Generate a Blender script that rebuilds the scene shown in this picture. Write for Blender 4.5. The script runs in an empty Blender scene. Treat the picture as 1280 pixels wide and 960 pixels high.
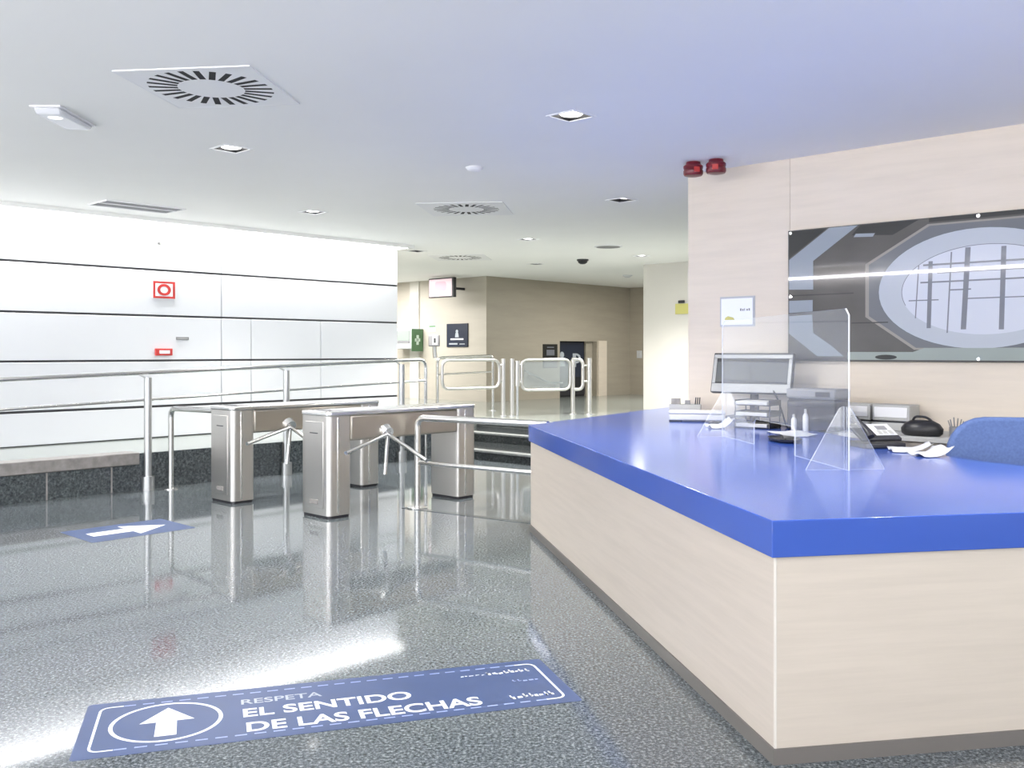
import bpy, math, random
from mathutils import Vector, Matrix
random.seed(7)
C = bpy.context.scene.collection
SC = bpy.context.scene
PI = math.pi

# ------------------------------------------------------------------ the room's own grid
# The hall is built on a grid turned about 47 degrees from the camera's axis.
# u runs away to the right, v runs to the right and nearer.
CU, SU = 0.6845, 0.7290
AU = math.atan2(SU, CU)          # local x along u, local y along -v
AV = AU - PI / 2                 # local x along v, local y along u
def P(u, v, z=0.0):
    return Vector((CU * u + SU * v, SU * u - CU * v, z))
H = 3.60                         # ceiling height
PL = 0.45                        # raised platform height
CT = 1.009                       # counter height

# ------------------------------------------------------------------ materials
def newmat(name):
    m = bpy.data.materials.new(name); m.use_nodes = True
    nt = m.node_tree; b = nt.nodes['Principled BSDF']
    return m, nt, b
def plain(name, col, rough=0.5, metal=0.0, coat=0.0, emis=None, estr=0.0, spec=0.5, noise=0.0, nscale=(6, 6, 6), coat_rough=0.03):
    m, nt, b = newmat(name)
    b.inputs['Base Color'].default_value = (*col, 1)
    b.inputs['Roughness'].default_value = rough
    b.inputs['Metallic'].default_value = metal
    b.inputs['Specular IOR Level'].default_value = spec
    b.inputs['Coat Weight'].default_value = coat
    b.inputs['Coat Roughness'].default_value = coat_rough
    if emis:
        b.inputs['Emission Color'].default_value = (*emis, 1)
        b.inputs['Emission Strength'].default_value = estr
    if noise:
        tc = nt.nodes.new('ShaderNodeTexCoord'); mp = nt.nodes.new('ShaderNodeMapping')
        mp.inputs['Scale'].default_value = nscale
        nz = nt.nodes.new('ShaderNodeTexNoise'); nz.inputs['Scale'].default_value = 1.0; nz.inputs['Detail'].default_value = 5
        rp = nt.nodes.new('ShaderNodeValToRGB')
        rp.color_ramp.elements[0].position = 0.3; rp.color_ramp.elements[1].position = 0.7
        rp.color_ramp.elements[0].color = (*[c * (1 - noise) for c in col], 1)
        rp.color_ramp.elements[1].color = (*[min(1, c * (1 + noise * .6)) for c in col], 1)
        nt.links.new(tc.outputs['Object'], mp.inputs['Vector']); nt.links.new(mp.outputs['Vector'], nz.inputs['Vector'])
        nt.links.new(nz.outputs['Fac'], rp.inputs['Fac']); nt.links.new(rp.outputs['Color'], b.inputs['Base Color'])
    return m
def granite(name, dark, mid, light, scale, rough, spec=0.5):
    m, nt, b = newmat(name)
    tc = nt.nodes.new('ShaderNodeTexCoord')
    n1 = nt.nodes.new('ShaderNodeTexNoise'); n1.inputs['Scale'].default_value = scale; n1.inputs['Detail'].default_value = 4; n1.inputs['Roughness'].default_value = .7
    n2 = nt.nodes.new('ShaderNodeTexVoronoi'); n2.inputs['Scale'].default_value = scale * 1.15
    n3 = nt.nodes.new('ShaderNodeTexNoise'); n3.inputs['Scale'].default_value = 0.7; n3.inputs['Detail'].default_value = 3
    r1 = nt.nodes.new('ShaderNodeValToRGB'); e = r1.color_ramp.elements
    e[0].position = .30; e[0].color = (*dark, 1); e[1].position = .72; e[1].color = (*light, 1)
    x = e.new(.5); x.color = (*mid, 1)
    r2 = nt.nodes.new('ShaderNodeValToRGB'); e = r2.color_ramp.elements
    e[0].position = .0; e[0].color = (.35, .36, .38, 1); e[1].position = .5; e[1].color = (1.0, 1.0, 1.0, 1)
    mx = nt.nodes.new('ShaderNodeMix'); mx.data_type = 'RGBA'; mx.blend_type = 'MULTIPLY'; mx.inputs[0].default_value = .8
    r3 = nt.nodes.new('ShaderNodeValToRGB'); e = r3.color_ramp.elements
    e[0].position = .35; e[0].color = (.88, .92, .88, 1); e[1].position = .7; e[1].color = (1.0, 1.0, 1.0, 1)
    mx2 = nt.nodes.new('ShaderNodeMix'); mx2.data_type = 'RGBA'; mx2.blend_type = 'MULTIPLY'; mx2.inputs[0].default_value = 1
    L = nt.links.new
    for n in (n1, n2, n3): L(tc.outputs['Object'], n.inputs['Vector'])
    L(n1.outputs['Fac'], r1.inputs['Fac']); L(n2.outputs['Distance'], r2.inputs['Fac']); L(n3.outputs['Fac'], r3.inputs['Fac'])
    L(r1.outputs['Color'], mx.inputs[6]); L(r2.outputs['Color'], mx.inputs[7])
    L(mx.outputs[2], mx2.inputs[6]); L(r3.outputs['Color'], mx2.inputs[7]); L(mx2.outputs[2], b.inputs['Base Color'])
    b.inputs['Roughness'].default_value = rough; b.inputs['Specular IOR Level'].default_value = spec
    return m
def veneer(name, col, var, scale, rough=.4):
    # pale stone-like veneer with a fine horizontal grain
    m, nt, b = newmat(name)
    tc = nt.nodes.new('ShaderNodeTexCoord'); mp = nt.nodes.new('ShaderNodeMapping'); mp.inputs['Scale'].default_value = scale
    nz = nt.nodes.new('ShaderNodeTexNoise'); nz.inputs['Scale'].default_value = 1; nz.inputs['Detail'].default_value = 6; nz.inputs['Roughness'].default_value = .65
    rp = nt.nodes.new('ShaderNodeValToRGB'); e = rp.color_ramp.elements
    e[0].position = .28; e[0].color = (*[c * (1 - var) for c in col], 1)
    e[1].position = .62; e[1].color = (*col, 1)
    L = nt.links.new
    L(tc.outputs['Object'], mp.inputs['Vector']); L(mp.outputs['Vector'], nz.inputs['Vector']); L(nz.outputs['Fac'], rp.inputs['Fac']); L(rp.outputs['Color'], b.inputs['Base Color'])
    b.inputs['Roughness'].default_value = rough
    return m
def steel(name, col, rough):
    m, nt, b = newmat(name)
    b.inputs['Base Color'].default_value = (*col, 1); b.inputs['Metallic'].default_value = 1
    tc = nt.nodes.new('ShaderNodeTexCoord'); mp = nt.nodes.new('ShaderNodeMapping'); mp.inputs['Scale'].default_value = (90, 90, 2)
    nz = nt.nodes.new('ShaderNodeTexNoise'); nz.inputs['Scale'].default_value = 1; nz.inputs['Detail'].default_value = 2
    mr = nt.nodes.new('ShaderNodeMapRange'); mr.inputs['To Min'].default_value = rough * .93; mr.inputs['To Max'].default_value = rough * 1.08
    nt.links.new(tc.outputs['Object'], mp.inputs['Vector']); nt.links.new(mp.outputs['Vector'], nz.inputs['Vector'])
    nt.links.new(nz.outputs['Fac'], mr.inputs['Value']); nt.links.new(mr.outputs['Result'], b.inputs['Roughness'])
    return m
def clear(name, tint, haze, gloss=True, hazecol=(.9, .93, .97)):
    # clear or hazy acrylic sheet: transparent, with a mirror-like fresnel and a little milky haze
    m = bpy.data.materials.new(name); m.use_nodes = True; nt = m.node_tree
    for n in list(nt.nodes): nt.nodes.remove(n)
    out = nt.nodes.new('ShaderNodeOutputMaterial')
    tr = nt.nodes.new('ShaderNodeBsdfTransparent'); tr.inputs['Color'].default_value = (*tint, 1)
    df = nt.nodes.new('ShaderNodeBsdfDiffuse'); df.inputs['Color'].default_value = (*hazecol, 1)
    m1 = nt.nodes.new('ShaderNodeMixShader'); m1.inputs['Fac'].default_value = haze
    nt.links.new(tr.outputs[0], m1.inputs[1]); nt.links.new(df.outputs[0], m1.inputs[2])
    if gloss:
        gl = nt.nodes.new('ShaderNodeBsdfGlossy'); gl.inputs['Roughness'].default_value = .02
        m2 = nt.nodes.new('ShaderNodeMixShader'); m2.inputs['Fac'].default_value = .045
        nt.links.new(m1.outputs[0], m2.inputs[1]); nt.links.new(gl.outputs[0], m2.inputs[2])
        nt.links.new(m2.outputs[0], out.inputs['Surface'])
    else:
        nt.links.new(m1.outputs[0], out.inputs['Surface'])
    return m
def glow(name, col, s):
    m = bpy.data.materials.new(name); m.use_nodes = True; nt = m.node_tree
    for n in list(nt.nodes): nt.nodes.remove(n)
    out = nt.nodes.new('ShaderNodeOutputMaterial'); em = nt.nodes.new('ShaderNodeEmission')
    em.inputs['Color'].default_value = (*col, 1); em.inputs['Strength'].default_value = s
    nt.links.new(em.outputs[0], out.inputs['Surface'])
    return m

M = dict(
    floor=granite('granite_floor', (.010, .013, .016), (.104, .119, .132), (.40, .43, .46), 62, .06, .38),
    platform=granite('granite_platform', (.20, .22, .21), (.28, .30, .285), (.37, .39, .37), 40, .13),
    dark_granite=granite('granite_dark', (.022, .027, .032), (.065, .075, .083), (.15, .165, .175), 30, .2),
    step=granite('granite_step', (.01, .012, .014), (.03, .034, .036), (.085, .09, .095), 30, .12),
    nosing=plain('grey_nosing', (.19, .20, .195), .35, noise=.2, nscale=(20, 20, 20)),
    kerb=plain('kerb_stone', (.25, .235, .225), .4, noise=.25, nscale=(12, 12, 12)),
    ceiling=plain('ceiling_paint', (.89, .885, .865), .9, noise=.02, nscale=(.6, .6, .6)),
    ceil_white=plain('fitting_white', (.80, .80, .81), .5),
    panel=plain('white_wall_panel', (.74, .755, .785), .28),
    reveal=plain('dark_reveal', (.06, .06, .065), .7),
    beige=veneer('beige_stone', (.72, .635, .525), .08, (1.2, 1.2, 14), .45),
    beige_shaded=veneer('beige_plaster_shaded', (.385, .345, .275), .10, (.8, .8, 6), .5),  # dimmer lighting of the back walls put into a darker beige
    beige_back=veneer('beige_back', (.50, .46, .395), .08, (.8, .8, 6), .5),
    cream=plain('cream_plaster', (.62, .60, .555), .6),
    counter=veneer('pale_veneer', (.53, .472, .405), .10, (1.2, 1.2, 22), .4),
    blue=plain('blue_laminate', (.038, .088, .37), .14, coat=0, spec=.42),
    plinth=plain('dark_plinth', (.13, .12, .11), .4),
    steel=steel('brushed_steel', (.66, .64, .61), .34),
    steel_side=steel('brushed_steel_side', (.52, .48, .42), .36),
    steel_bright=steel('polished_steel', (.76, .76, .75), .26),
    tube=steel('steel_tube', (.66, .66, .65), .18),
    post=steel('satin_post', (.55, .56, .56), .32),
    white_tube=plain('white_tube', (.58, .57, .545), .28, metal=.9),
    black=plain('black_plastic', (.012, .012, .014), .4),
    dark=plain('charcoal_plastic', (.022, .022, .027), .45),
    void=plain('dark_void', (.015, .015, .017), .8),
    grey=plain('grey_plastic', (.22, .22, .23), .45),
    pale=plain('pale_plastic', (.44, .44, .425), .45),
    white=plain('white_plastic', (.58, .59, .60), .4),
    strip_edge=plain('strip_edge', (.60, .57, .52), .4),
    paper=plain('white_paper', (.47, .48, .505), .7),
    silver=plain('silver_plastic', (.36, .365, .36), .35, metal=.4),
    screen=plain('grey_screen', (.095, .102, .10), .25),
    navy=plain('navy_print', (.011, .018, .04), .4),
    sign_blue=plain('floor_vinyl_blue', (.027, .058, .165), .36, noise=.10, nscale=(5, 5, 5)),
    sign_white=plain('floor_vinyl_white', (.86, .88, .92), .4),
    sign_pale=plain('floor_vinyl_pale', (.33, .40, .68), .4),
    red=plain('alarm_red', (.13, .005, .014), .3),
    red_sign=plain('sign_red', (.50, .04, .035), .4),
    green=plain('aed_green', (.09, .20, .095), .4),
    green_pale=plain('aed_pale', (.66, .80, .70), .4),
    yellow=plain('yellow_sticker', (.56, .53, .17), .5),
    chair_blue=plain('blue_fabric', (.09, .145, .33), .85, noise=.15, nscale=(60, 60, 60)),
    poster_dark=plain('poster_dark', (.062, .059, .055), .35, spec=.25, coat=.3, coat_rough=.01, noise=.25, nscale=(2, 2, 3)),
    poster_mid=plain('poster_mid', (.115, .125, .138), .35, spec=.25, coat=.3, coat_rough=.01),
    poster_blue=plain('poster_bluegrey', (.25, .285, .32), .35, spec=.25, coat=.3, coat_rough=.01),
    poster_pale=plain('poster_pale', (.44, .475, .52), .35, spec=.25, coat=.3, coat_rough=.01),
    poster_light=plain('poster_light', (.57, .60, .66), .35, spec=.25, coat=.3, coat_rough=.01),
    poster_line=plain('poster_line', (.25, .235, .21), .35, spec=.25, coat=.3, coat_rough=.01),
    poster_bar=plain('poster_bar', (.155, .165, .195), .35, spec=.25, coat=.3, coat_rough=.01),
    poster_black=plain('poster_black', (.010, .012, .012), .35, spec=.25, coat=.3, coat_rough=.01),
    poster_green=plain('poster_green', (.27, .31, .285), .35, spec=.25, coat=.3, coat_rough=.01),
    tv=plain('tv_picture', (.5, .35, .38), .3, emis=(1, .80, .86), estr=.30),
    tv_pink=plain('tv_picture_pink', (.5, .25, .3), .3, emis=(1, .56, .68), estr=.30),
    tv_white=plain('tv_picture_white', (.7, .7, .7), .3, emis=(1, 1, 1), estr=.42),
    acrylic=clear('clear_acrylic', (.95, .96, .965), .055),
    acrylic_foot=clear('clear_acrylic_foot', (.97, .975, .98), .025),
    acrylic_edge=clear('acrylic_edge', (.92, .94, .97), .42, gloss=False),
    haze_glass=clear('gate_glass', (.70, .73, .73), .16, hazecol=(.62, .66, .66)),
    lamp=glow('lamp_white', (1, .98, .95), 2.6),
    lamp_dim=plain('lamp_off', (.62, .63, .65), .3),
    lens=plain('pale_lens', (.74, .75, .78), .15),
    lens_hot=plain('lens_hot', (.85, .85, .86), .15, emis=(1, 1, 1), estr=.5),
    strip=glow('cove_strip', (1, .99, .97), 6),
    line=glow('linear_lamp', (.95, .93, 1), 75),
    window=glow('frosted_daylight', (.92, .96, 1), 1.3),
)

# ------------------------------------------------------------------ mesh building
class MB:
    def __init__(s): s.v = []; s.f = []
    def add(s, vs, fs):
        k = len(s.v); s.v += [tuple(p) for p in vs]; s.f += [tuple(i + k for i in f) for f in fs]; return s
    def box(s, x0, x1, y0, y1, z0, z1):
        vs = [(x, y, z) for z in (z0, z1) for y in (y0, y1) for x in (x0, x1)]
        return s.add(vs, [(0, 2, 3, 1), (4, 5, 7, 6), (0, 1, 5, 4), (1, 3, 7, 5), (3, 2, 6, 7), (2, 0, 4, 6)])
    def prism(s, poly, z0, z1):
        # closed polygon in x,y, extruded in z
        a = sum(poly[i][0] * poly[(i + 1) % len(poly)][1] - poly[(i + 1) % len(poly)][0] * poly[i][1] for i in range(len(poly)))
        if a < 0: poly = poly[::-1]
        n = len(poly)
        vs = [(x, y, z0) for x, y in poly] + [(x, y, z1) for x, y in poly]
        return s.add(vs, [tuple(range(n))[::-1], tuple(range(n, 2 * n))] + [(i, (i + 1) % n, n + (i + 1) % n, n + i) for i in range(n)])
    def slab(s, poly, y0, y1):
        # closed polygon in x,z, extruded in y (an upright plate)
        a = sum(poly[i][0] * poly[(i + 1) % len(poly)][1] - poly[(i + 1) % len(poly)][0] * poly[i][1] for i in range(len(poly)))
        if a < 0: poly = poly[::-1]
        n = len(poly)
        vs = [(x, y0, z) for x, z in poly] + [(x, y1, z) for x, z in poly]
        return s.add(vs, [tuple(range(n)), tuple(range(n, 2 * n))[::-1]] + [((i + 1) % n, i, n + i, n + (i + 1) % n) for i in range(n)])
    def tube(s, path, r, n=12, cap=True):
        path = [Vector(p) for p in path]; m = len(path); rings = []
        t = (path[1] - path[0]).normalized()
        up = Vector((0, 0, 1)) if abs(t.z) < .9 else Vector((1, 0, 0))
        nx = t.cross(up).normalized()
        for i, p in enumerate(path):
            if i == 0: d = path[1] - path[0]
            elif i == m - 1: d = path[-1] - path[-2]
            else: d = (path[i + 1] - p).normalized() + (p - path[i - 1]).normalized()
            d.normalize(); nx = (nx - d * nx.dot(d)).normalized(); ny = d.cross(nx)
            rr = r[i] if isinstance(r, (list, tuple)) else r
            rings.append([p + (nx * math.cos(2 * PI * k / n) + ny * math.sin(2 * PI * k / n)) * rr for k in range(n)])
        fs = []
        for i in range(m - 1):
            for k in range(n):
                a, b = i * n + k, i * n + (k + 1) % n
                fs.append((a, b, b + n, a + n))
        if cap: fs += [tuple(range(n))[::-1], tuple(range((m - 1) * n, m * n))]
        return s.add([q for ring in rings for q in ring], fs)
    def lathe(s, prof, n=24, cx=0, cy=0):
        # profile of (r, z) turned about z
        vs = []; fs = []; m = len(prof)
        for r, z in prof:
            vs += [(cx + r * math.cos(2 * PI * k / n), cy + r * math.sin(2 * PI * k / n), z) for k in range(n)]
        for i in range(m - 1):
            for k in range(n):
                a, b = i * n + k, i * n + (k + 1) % n
                fs.append((a, b, b + n, a + n))
        fs += [tuple(range(n))[::-1], tuple(range((m - 1) * n, m * n))]
        return s.add(vs, fs)
    def ring(s, ox, oz, rx, rz, tx, tz, y0, y1, n=40, a0=0, a1=2 * PI):
        # upright elliptical ring band in x,z
        full = abs(a1 - a0 - 2 * PI) < 1e-6; k = n if full else n + 1
        vs = []
        for i in range(k):
            a = a0 + (a1 - a0) * i / n
            for (px, pz) in ((rx, rz), (rx - tx, rz - tz)):
                for y in (y0, y1): vs.append((ox + px * math.cos(a), y, oz + pz * math.sin(a)))
        fs = []
        for i in range(n):
            a = 4 * i; b = 4 * ((i + 1) % k)
            fs += [(a, b, b + 2, a + 2), (a + 1, a + 3, b + 3, b + 1), (a, a + 1, b + 1, b), (a + 2, b + 2, b + 3, a + 3)]
        if not full: fs += [(0, 2, 3, 1), (4 * n, 4 * n + 1, 4 * n + 3, 4 * n + 2)]
        return s.add(vs, fs)
    def move(s, mat):
        s.v = [tuple(mat @ Vector(p)) for p in s.v]; return s
    def build(s, name, mat, parent=None, bevel=0, seg=2, loc=None, rot=None, mats=None):
        me = bpy.data.meshes.new(name); me.from_pydata(s.v, [], s.f); me.update()
        import bmesh
        bm = bmesh.new(); bm.from_mesh(me); bmesh.ops.recalc_face_normals(bm, faces=bm.faces); bm.to_mesh(me); bm.free()
        for mm in (mats or [mat]): me.materials.append(mm)
        me.shade_smooth(); me.set_sharp_from_angle(angle=math.radians(38))
        o = bpy.data.objects.new(name, me); C.objects.link(o)
        if parent: o.parent = parent
        if loc is not None: o.location = loc
        if rot is not None: o.rotation_euler = rot if isinstance(rot, tuple) else (0, 0, rot)
        if bevel:
            b = o.modifiers.new('bevel', 'BEVEL'); b.width = bevel; b.segments = seg; b.limit_method = 'ANGLE'; b.harden_normals = False
        return o
def fillet(pts, r, n=6):
    pts = [Vector(p) for p in pts]; out = [pts[0]]
    for i in range(1, len(pts) - 1):
        a, b, c = pts[i - 1], pts[i], pts[i + 1]
        d1 = (a - b); d2 = (c - b); rr = min(r, d1.length * .49, d2.length * .49)
        p0 = b + d1.normalized() * rr; p1 = b + d2.normalized() * rr
        for k in range(n + 1):
            t = k / n; out.append(p0 * (1 - t) ** 2 + b * 2 * t * (1 - t) + p1 * t * t)
    out.append(pts[-1]); return out
def loop(pts, r, n=6):
    pts = [Vector(p) for p in pts]; m = (pts[0] + pts[-1]) / 2
    return fillet([m] + pts + [m + (pts[0] - m) * 1e-3], r, n)
def rect(x0, x1, y0, y1): return [(x0, y0), (x1, y0), (x1, y1), (x0, y1)]
def rrect(x0, x1, y0, y1, r, n=5):
    out = []
    for cx, cy, a in ((x1 - r, y1 - r, 0), (x0 + r, y1 - r, PI / 2), (x0 + r, y0 + r, PI), (x1 - r, y0 + r, 3 * PI / 2)):
        out += [(cx + r * math.cos(a + PI / 2 * k / n), cy + r * math.sin(a + PI / 2 * k / n)) for k in range(n + 1)]
    return out
def circ(cx, cy, r, n=24, ry=None): return [(cx + r * math.cos(2 * PI * k / n), cy + (ry or r) * math.sin(2 * PI * k / n)) for k in range(n)]
def holed(outer, holes, z, name, mat):
    # flat sheet with real holes in it
    import bmesh
    bm = bmesh.new()
    def ringe(poly):
        vs = [bm.verts.new((x, y, z)) for x, y in poly]
        return [bm.edges.new((vs[i], vs[(i + 1) % len(vs)])) for i in range(len(vs))]
    es = ringe(outer)
    for h in holes: es += ringe(h)
    bmesh.ops.triangle_fill(bm, use_beauty=True, use_dissolve=False, edges=es, normal=(0, 0, -1))
    me = bpy.data.meshes.new(name); bm.to_mesh(me); bm.free(); me.materials.append(mat)
    return me
def thing(name, label, cat, loc=(0, 0, 0), rot=0.0, group=None):
    o = bpy.data.objects.new(name, None); C.objects.link(o); o.empty_display_size = .1
    o.location = loc; o.rotation_euler = (0, 0, rot); o['label'] = label; o['category'] = cat
    if group: o['group'] = group
    return o
def tag(o, label, cat, group=None):
    o['label'] = label; o['category'] = cat
    if group: o['group'] = group
    return o
def struct(o): o['kind'] = 'structure'; return o
def dup(root, loc, rot, label, group=None):
    r = root.copy(); C.objects.link(r); r.location = loc; r.rotation_euler = (0, 0, rot); r['label'] = label
    if group: r['group'] = group
    for ch in list(root.children):
        c = ch.copy(); C.objects.link(c); c.parent = r
        for g in ch.children:
            d = g.copy(); C.objects.link(d); d.parent = c
    return r
def text_mesh(txt, height, width=None, bold=.012, depth=.0006):
    cu = bpy.data.curves.new('t', 'FONT'); cu.body = txt; cu.size = 1; cu.offset = bold; cu.extrude = 0
    ob = bpy.data.objects.new('t', cu); C.objects.link(ob)
    bpy.context.view_layer.update()
    me = bpy.data.meshes.new_from_object(ob.evaluated_get(bpy.context.evaluated_depsgraph_get()))
    bpy.data.objects.remove(ob)
    vs = [v.co.copy() for v in me.vertices]; fs = [tuple(p.vertices) for p in me.polygons]
    x0 = min(v.x for v in vs); x1 = max(v.x for v in vs); y0 = min(v.y for v in vs); y1 = max(v.y for v in vs)
    sy = height / (y1 - y0); sx = (width / (x1 - x0)) if width else sy
    return [((v.x - x0) * sx, (v.y - y0) * sy) for v in vs], fs
def put_text(mb, txt, x, y, h, w=None, z=0, upright=False, bold=.012):
    vs, fs = text_mesh(txt, h, w, bold)
    if upright: mb.add([(x + a, z, y + b) for a, b in vs], fs)
    else: mb.add([(x + a, y + b, z) for a, b in vs], fs)
def pt(v): return (v.x, v.y)

# ================================================================== SETTING
# floor of the hall
f = MB().prism([pt(P(-3.2, -13.6)), pt(P(-3.2, 4.2)), pt(P(13.2, 4.2)), pt(P(13.2, -13.6))], -.12, 0).build('floor', M['floor'])
struct(f)
# raised platform with a gallery strip along the left wall
plat = [(-3.1, -13.3), (-3.1, -11.35), (10.5, -11.35), (12.7, -12.85), (12.7, -5.6), (9.6, -5.6), (9.6, 4.1), (24, 4.1), (24, -25), (11.1, -25), (11.1, -13.3)]
p = MB().prism([pt(P(u, v)) for u, v in plat], -.05, PL).build('trim_platform', M['platform']); struct(p)
# dark granite facing of the gallery, with a paler kerb on its nearer stretch
g = MB()
g.prism([pt(P(-3.1, -11.35)), pt(P(-3.1, -11.33)), pt(P(10.55, -11.33)), pt(P(10.55, -11.35))], 0, PL - .002)
g = g.build('trim_gallery_face', M['dark_granite']); struct(g)
k = MB().prism([pt(P(-3.1, -11.6)), pt(P(-3.1, -11.31)), pt(P(5.35, -11.31)), pt(P(5.35, -11.6))], .315, PL + .012).build('trim_kerb', M['kerb'], bevel=.01); struct(k)
# pale tile joints on the gallery face
for i, u in enumerate((4.25, 5.0, 5.75, 6.55, 7.4, 8.2)):
    j = MB().prism([pt(P(u, -11.335)), pt(P(u, -11.325)), pt(P(u + .018, -11.325)), pt(P(u + .018, -11.335))], 0, .31 if u < 5.3 else PL - .004).build('trim_joint', M['kerb']); struct(j)
# steps up to the platform
for i, (u0, z, vl) in enumerate(((10.53, .15, -11.36), (11.62, .30, -12.11), (12.70, PL, -12.84))):
    s = MB().prism([pt(P(u0, vl)), pt(P(u0, -5.62)), pt(P(12.72, -5.62)), pt(P(12.72, -12.86))], 0 if i == 0 else z - .15, z - .002 if i < 2 else z - .004).build('trim_step', M['step']); struct(s)
    n = MB().prism([pt(P(u0 - .02, vl)), pt(P(u0 - .02, -5.62)), pt(P(u0 + .16, -5.62)), pt(P(u0 + .16, vl))], z - .03, z + .004).build('trim_nosing', M['nosing'], bevel=.006); struct(n)
# granite seam in the floor below the guard rail
s = MB().prism([(-1.16, 10.36), (.42, 9.28), (.40, 9.20), (-1.2, 10.29)], 0, .004).build('trim_floor_seam', M['dark_granite']); struct(s)

# left wall of white panels on a dark ground
wl = MB()
wl.prism([pt(P(-3.2, -13.62)), pt(P(-3.2, -13.235)), pt(P(11.05, -13.235)), pt(P(11.05, -13.62))], 0, 3.98)
wl = wl.build('wall_left', M['reveal']); struct(wl)
rows = [(.465, .89, (3.3, 7.545, 8.06, 9.38)), (.925, 1.56, (3.3, 7.545, 8.06, 9.38)), (1.59, 2.213, (3.3, 7.545, 8.06, 9.38)), (2.243, 2.88, (3.3, 7.545)), (2.91, 3.97, (3.3, 7.545))]
for z0, z1, js in rows:
    us = [-3.1] + list(js) + [11.05]
    for a, b in zip(us, us[1:]):
        q = MB().prism([pt(P(a + .006, -13.24)), pt(P(a + .006, -13.21)), pt(P(b - .006, -13.21)), pt(P(b - .006, -13.24))], z0, z1).build('wall_left_panel', M['panel'], wl, bevel=.003, seg=1)
# corridor beyond the end of the left wall
struct(MB().prism([pt(P(11.05, -25)), pt(P(11.05, -13.62)), pt(P(11.3, -13.62)), pt(P(11.3, -25))], 0, 3.98).build('wall_corridor_near', M['cream']))
struct(MB().prism([pt(P(11.1, -25.2)), pt(P(11.1, -24)), pt(P(17, -24)), pt(P(17, -25.2))], 0, 3.98).build('wall_corridor_end', M['beige_shaded']))
# back wall with signs (faces the camera's left), then the long beige wall with a doorway
struct(MB().prism([pt(P(16.8, -25)), pt(P(16.8, -16.66)), pt(P(17.1, -16.66)), pt(P(17.1, -25)), ], 0, 3.7).build('wall_back', M['beige_back']))
def plane_wall_u(u0, u1, v0, v1, z0, z1, name, mat, parent=None):
    return MB().prism([pt(P(u0, v0)), pt(P(u1, v0)), pt(P(u1, v1)), pt(P(u0, v1))], z0, z1).build(name, mat, parent)
wb = plane_wall_u(16.801, 19.63, -16.9, -16.65, 0, 3.7, 'wall_beige', M['beige_shaded']); struct(wb)
plane_wall_u(21.25, 23.0, -16.9, -16.65, 0, 3.7, 'wall_beige_right', M['beige_shaded'], wb)
plane_wall_u(19.63, 21.25, -16.9, -16.65, 2.0, 3.7, 'wall_beige_lintel', M['beige_shaded'], wb)
struct(plane_wall_u(22.84, 23.2, -16.65, 4, 0, 3.7, 'wall_end', M['beige_shaded']))
struct(MB().prism([pt(P(17.0, -12.03)), pt(P(17.0, -6)), pt(P(17.25, -6)), pt(P(17.25, -12.03))], 0, 3.7).build('wall_far', M['cream']))
# pale pilaster strip on the back wall
struct(MB().prism([pt(P(16.76, -19.53)), pt(P(16.76, -19.17)), pt(P(16.8, -19.17)), pt(P(16.8, -19.53))], PL, H).build('trim_pilaster', M['cream']))
# right wall: two wide stone panels meeting in a hairline joint
wr = MB().prism([pt(P(8.67, -5.54)), pt(P(8.67, 4)), pt(P(9.6, 4)), pt(P(9.6, -5.54))], 0, 3.7).build('wall_right', M['beige']); struct(wr)
for a, b in ((-5.54, -4.372), (-4.368, -.9), (-.896, 4)):
    MB().slab(rect(a, b, 0, 3.62), 8.65, 8.672).build('wall_right_panel', M['beige'], wr, rot=AV)
# walls behind and beside the camera, with frosted daylight windows
ws = MB().prism([pt(P(-3.2, 4)), pt(P(9, 4)), pt(P(9, 4.2)), pt(P(-3.2, 4.2))], 0, 3.7).build('wall_side', M['cream']); struct(ws)
w1 = MB().slab(rect(-2.2, 6.2, .4, 3.1), -3.995, -3.97).build('window_1', M['window'], rot=AU); struct(w1)
wf = MB().slab(rect(-13.6, 4.2, 0, 3.98), -3.2, -3.0).build('wall_front', M['cream'], rot=AV); struct(wf)
for n_, (a, b) in enumerate(((-12.6, -5.6), (-4.0, 3.2))):
    struct(MB().slab(rect(a, b, .3, 2.2), -2.99, -2.97).build('window_%d' % (n_ + 2), M['window'], rot=AV))
tag(MB().box(-11, 2.4, -2.97, -2.90, 3.34, 3.40).build('linear_lamp', M['line'], rot=AV), 'long thin linear lamp high on the wall behind the viewer', 'lamp')

# ceiling with real openings for the vents and downlights
downs = [(.476, 7.61, 'on', 'largest square downlight, over the floor left of the red sirens'),
         (-2.625, 8.84, 'on', 'square downlight between the big ring vent and the white panelled wall'),
         (1.37, 11.82, 'tilt', 'half-dark square downlight nearest the red sirens'),
         (-2.70, 12.83, 'on', 'small square downlight close to the top of the white panelled wall'),
         (.27, 15.93, 'on', 'square downlight just right of the middle ring vent'),
         (.52, 20.4, 'off', 'unlit square downlight right of the farthest ring vent'),
         (2.56, 18.7, 'on', 'small downlight above the corner of the cream far wall'),
         (2.30, 4.62, 'on', 'added unseen square downlight over the near corner of the blue counter'),  # fixture added above the view to brighten the blue worktop
         (3.95, 4.85, 'on', 'added unseen square downlight over the right arm of the blue counter'),  # second added fixture, also out of view, for the worktop's brightness
         (-1.80, 17.8, 'tilt', 'small dark downlight just past the end of the ceiling cove')]
vents = [(-2.16, 6.80, .485), (-.605, 12.55, .56), (-1.04, 19.0, .56)]
VR = -.12
holes = []
def rotp(poly, a, cx, cy): return [(cx + x * math.cos(a) - y * math.sin(a), cy + x * math.sin(a) + y * math.cos(a)) for x, y in poly]
DS = .125
for x, y, *_ in downs: holes.append(rotp(rect(-DS, DS, -DS, DS), AU, x, y))
for x, y, h in vents: holes.append(circ(x, y, .455, 32))
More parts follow.
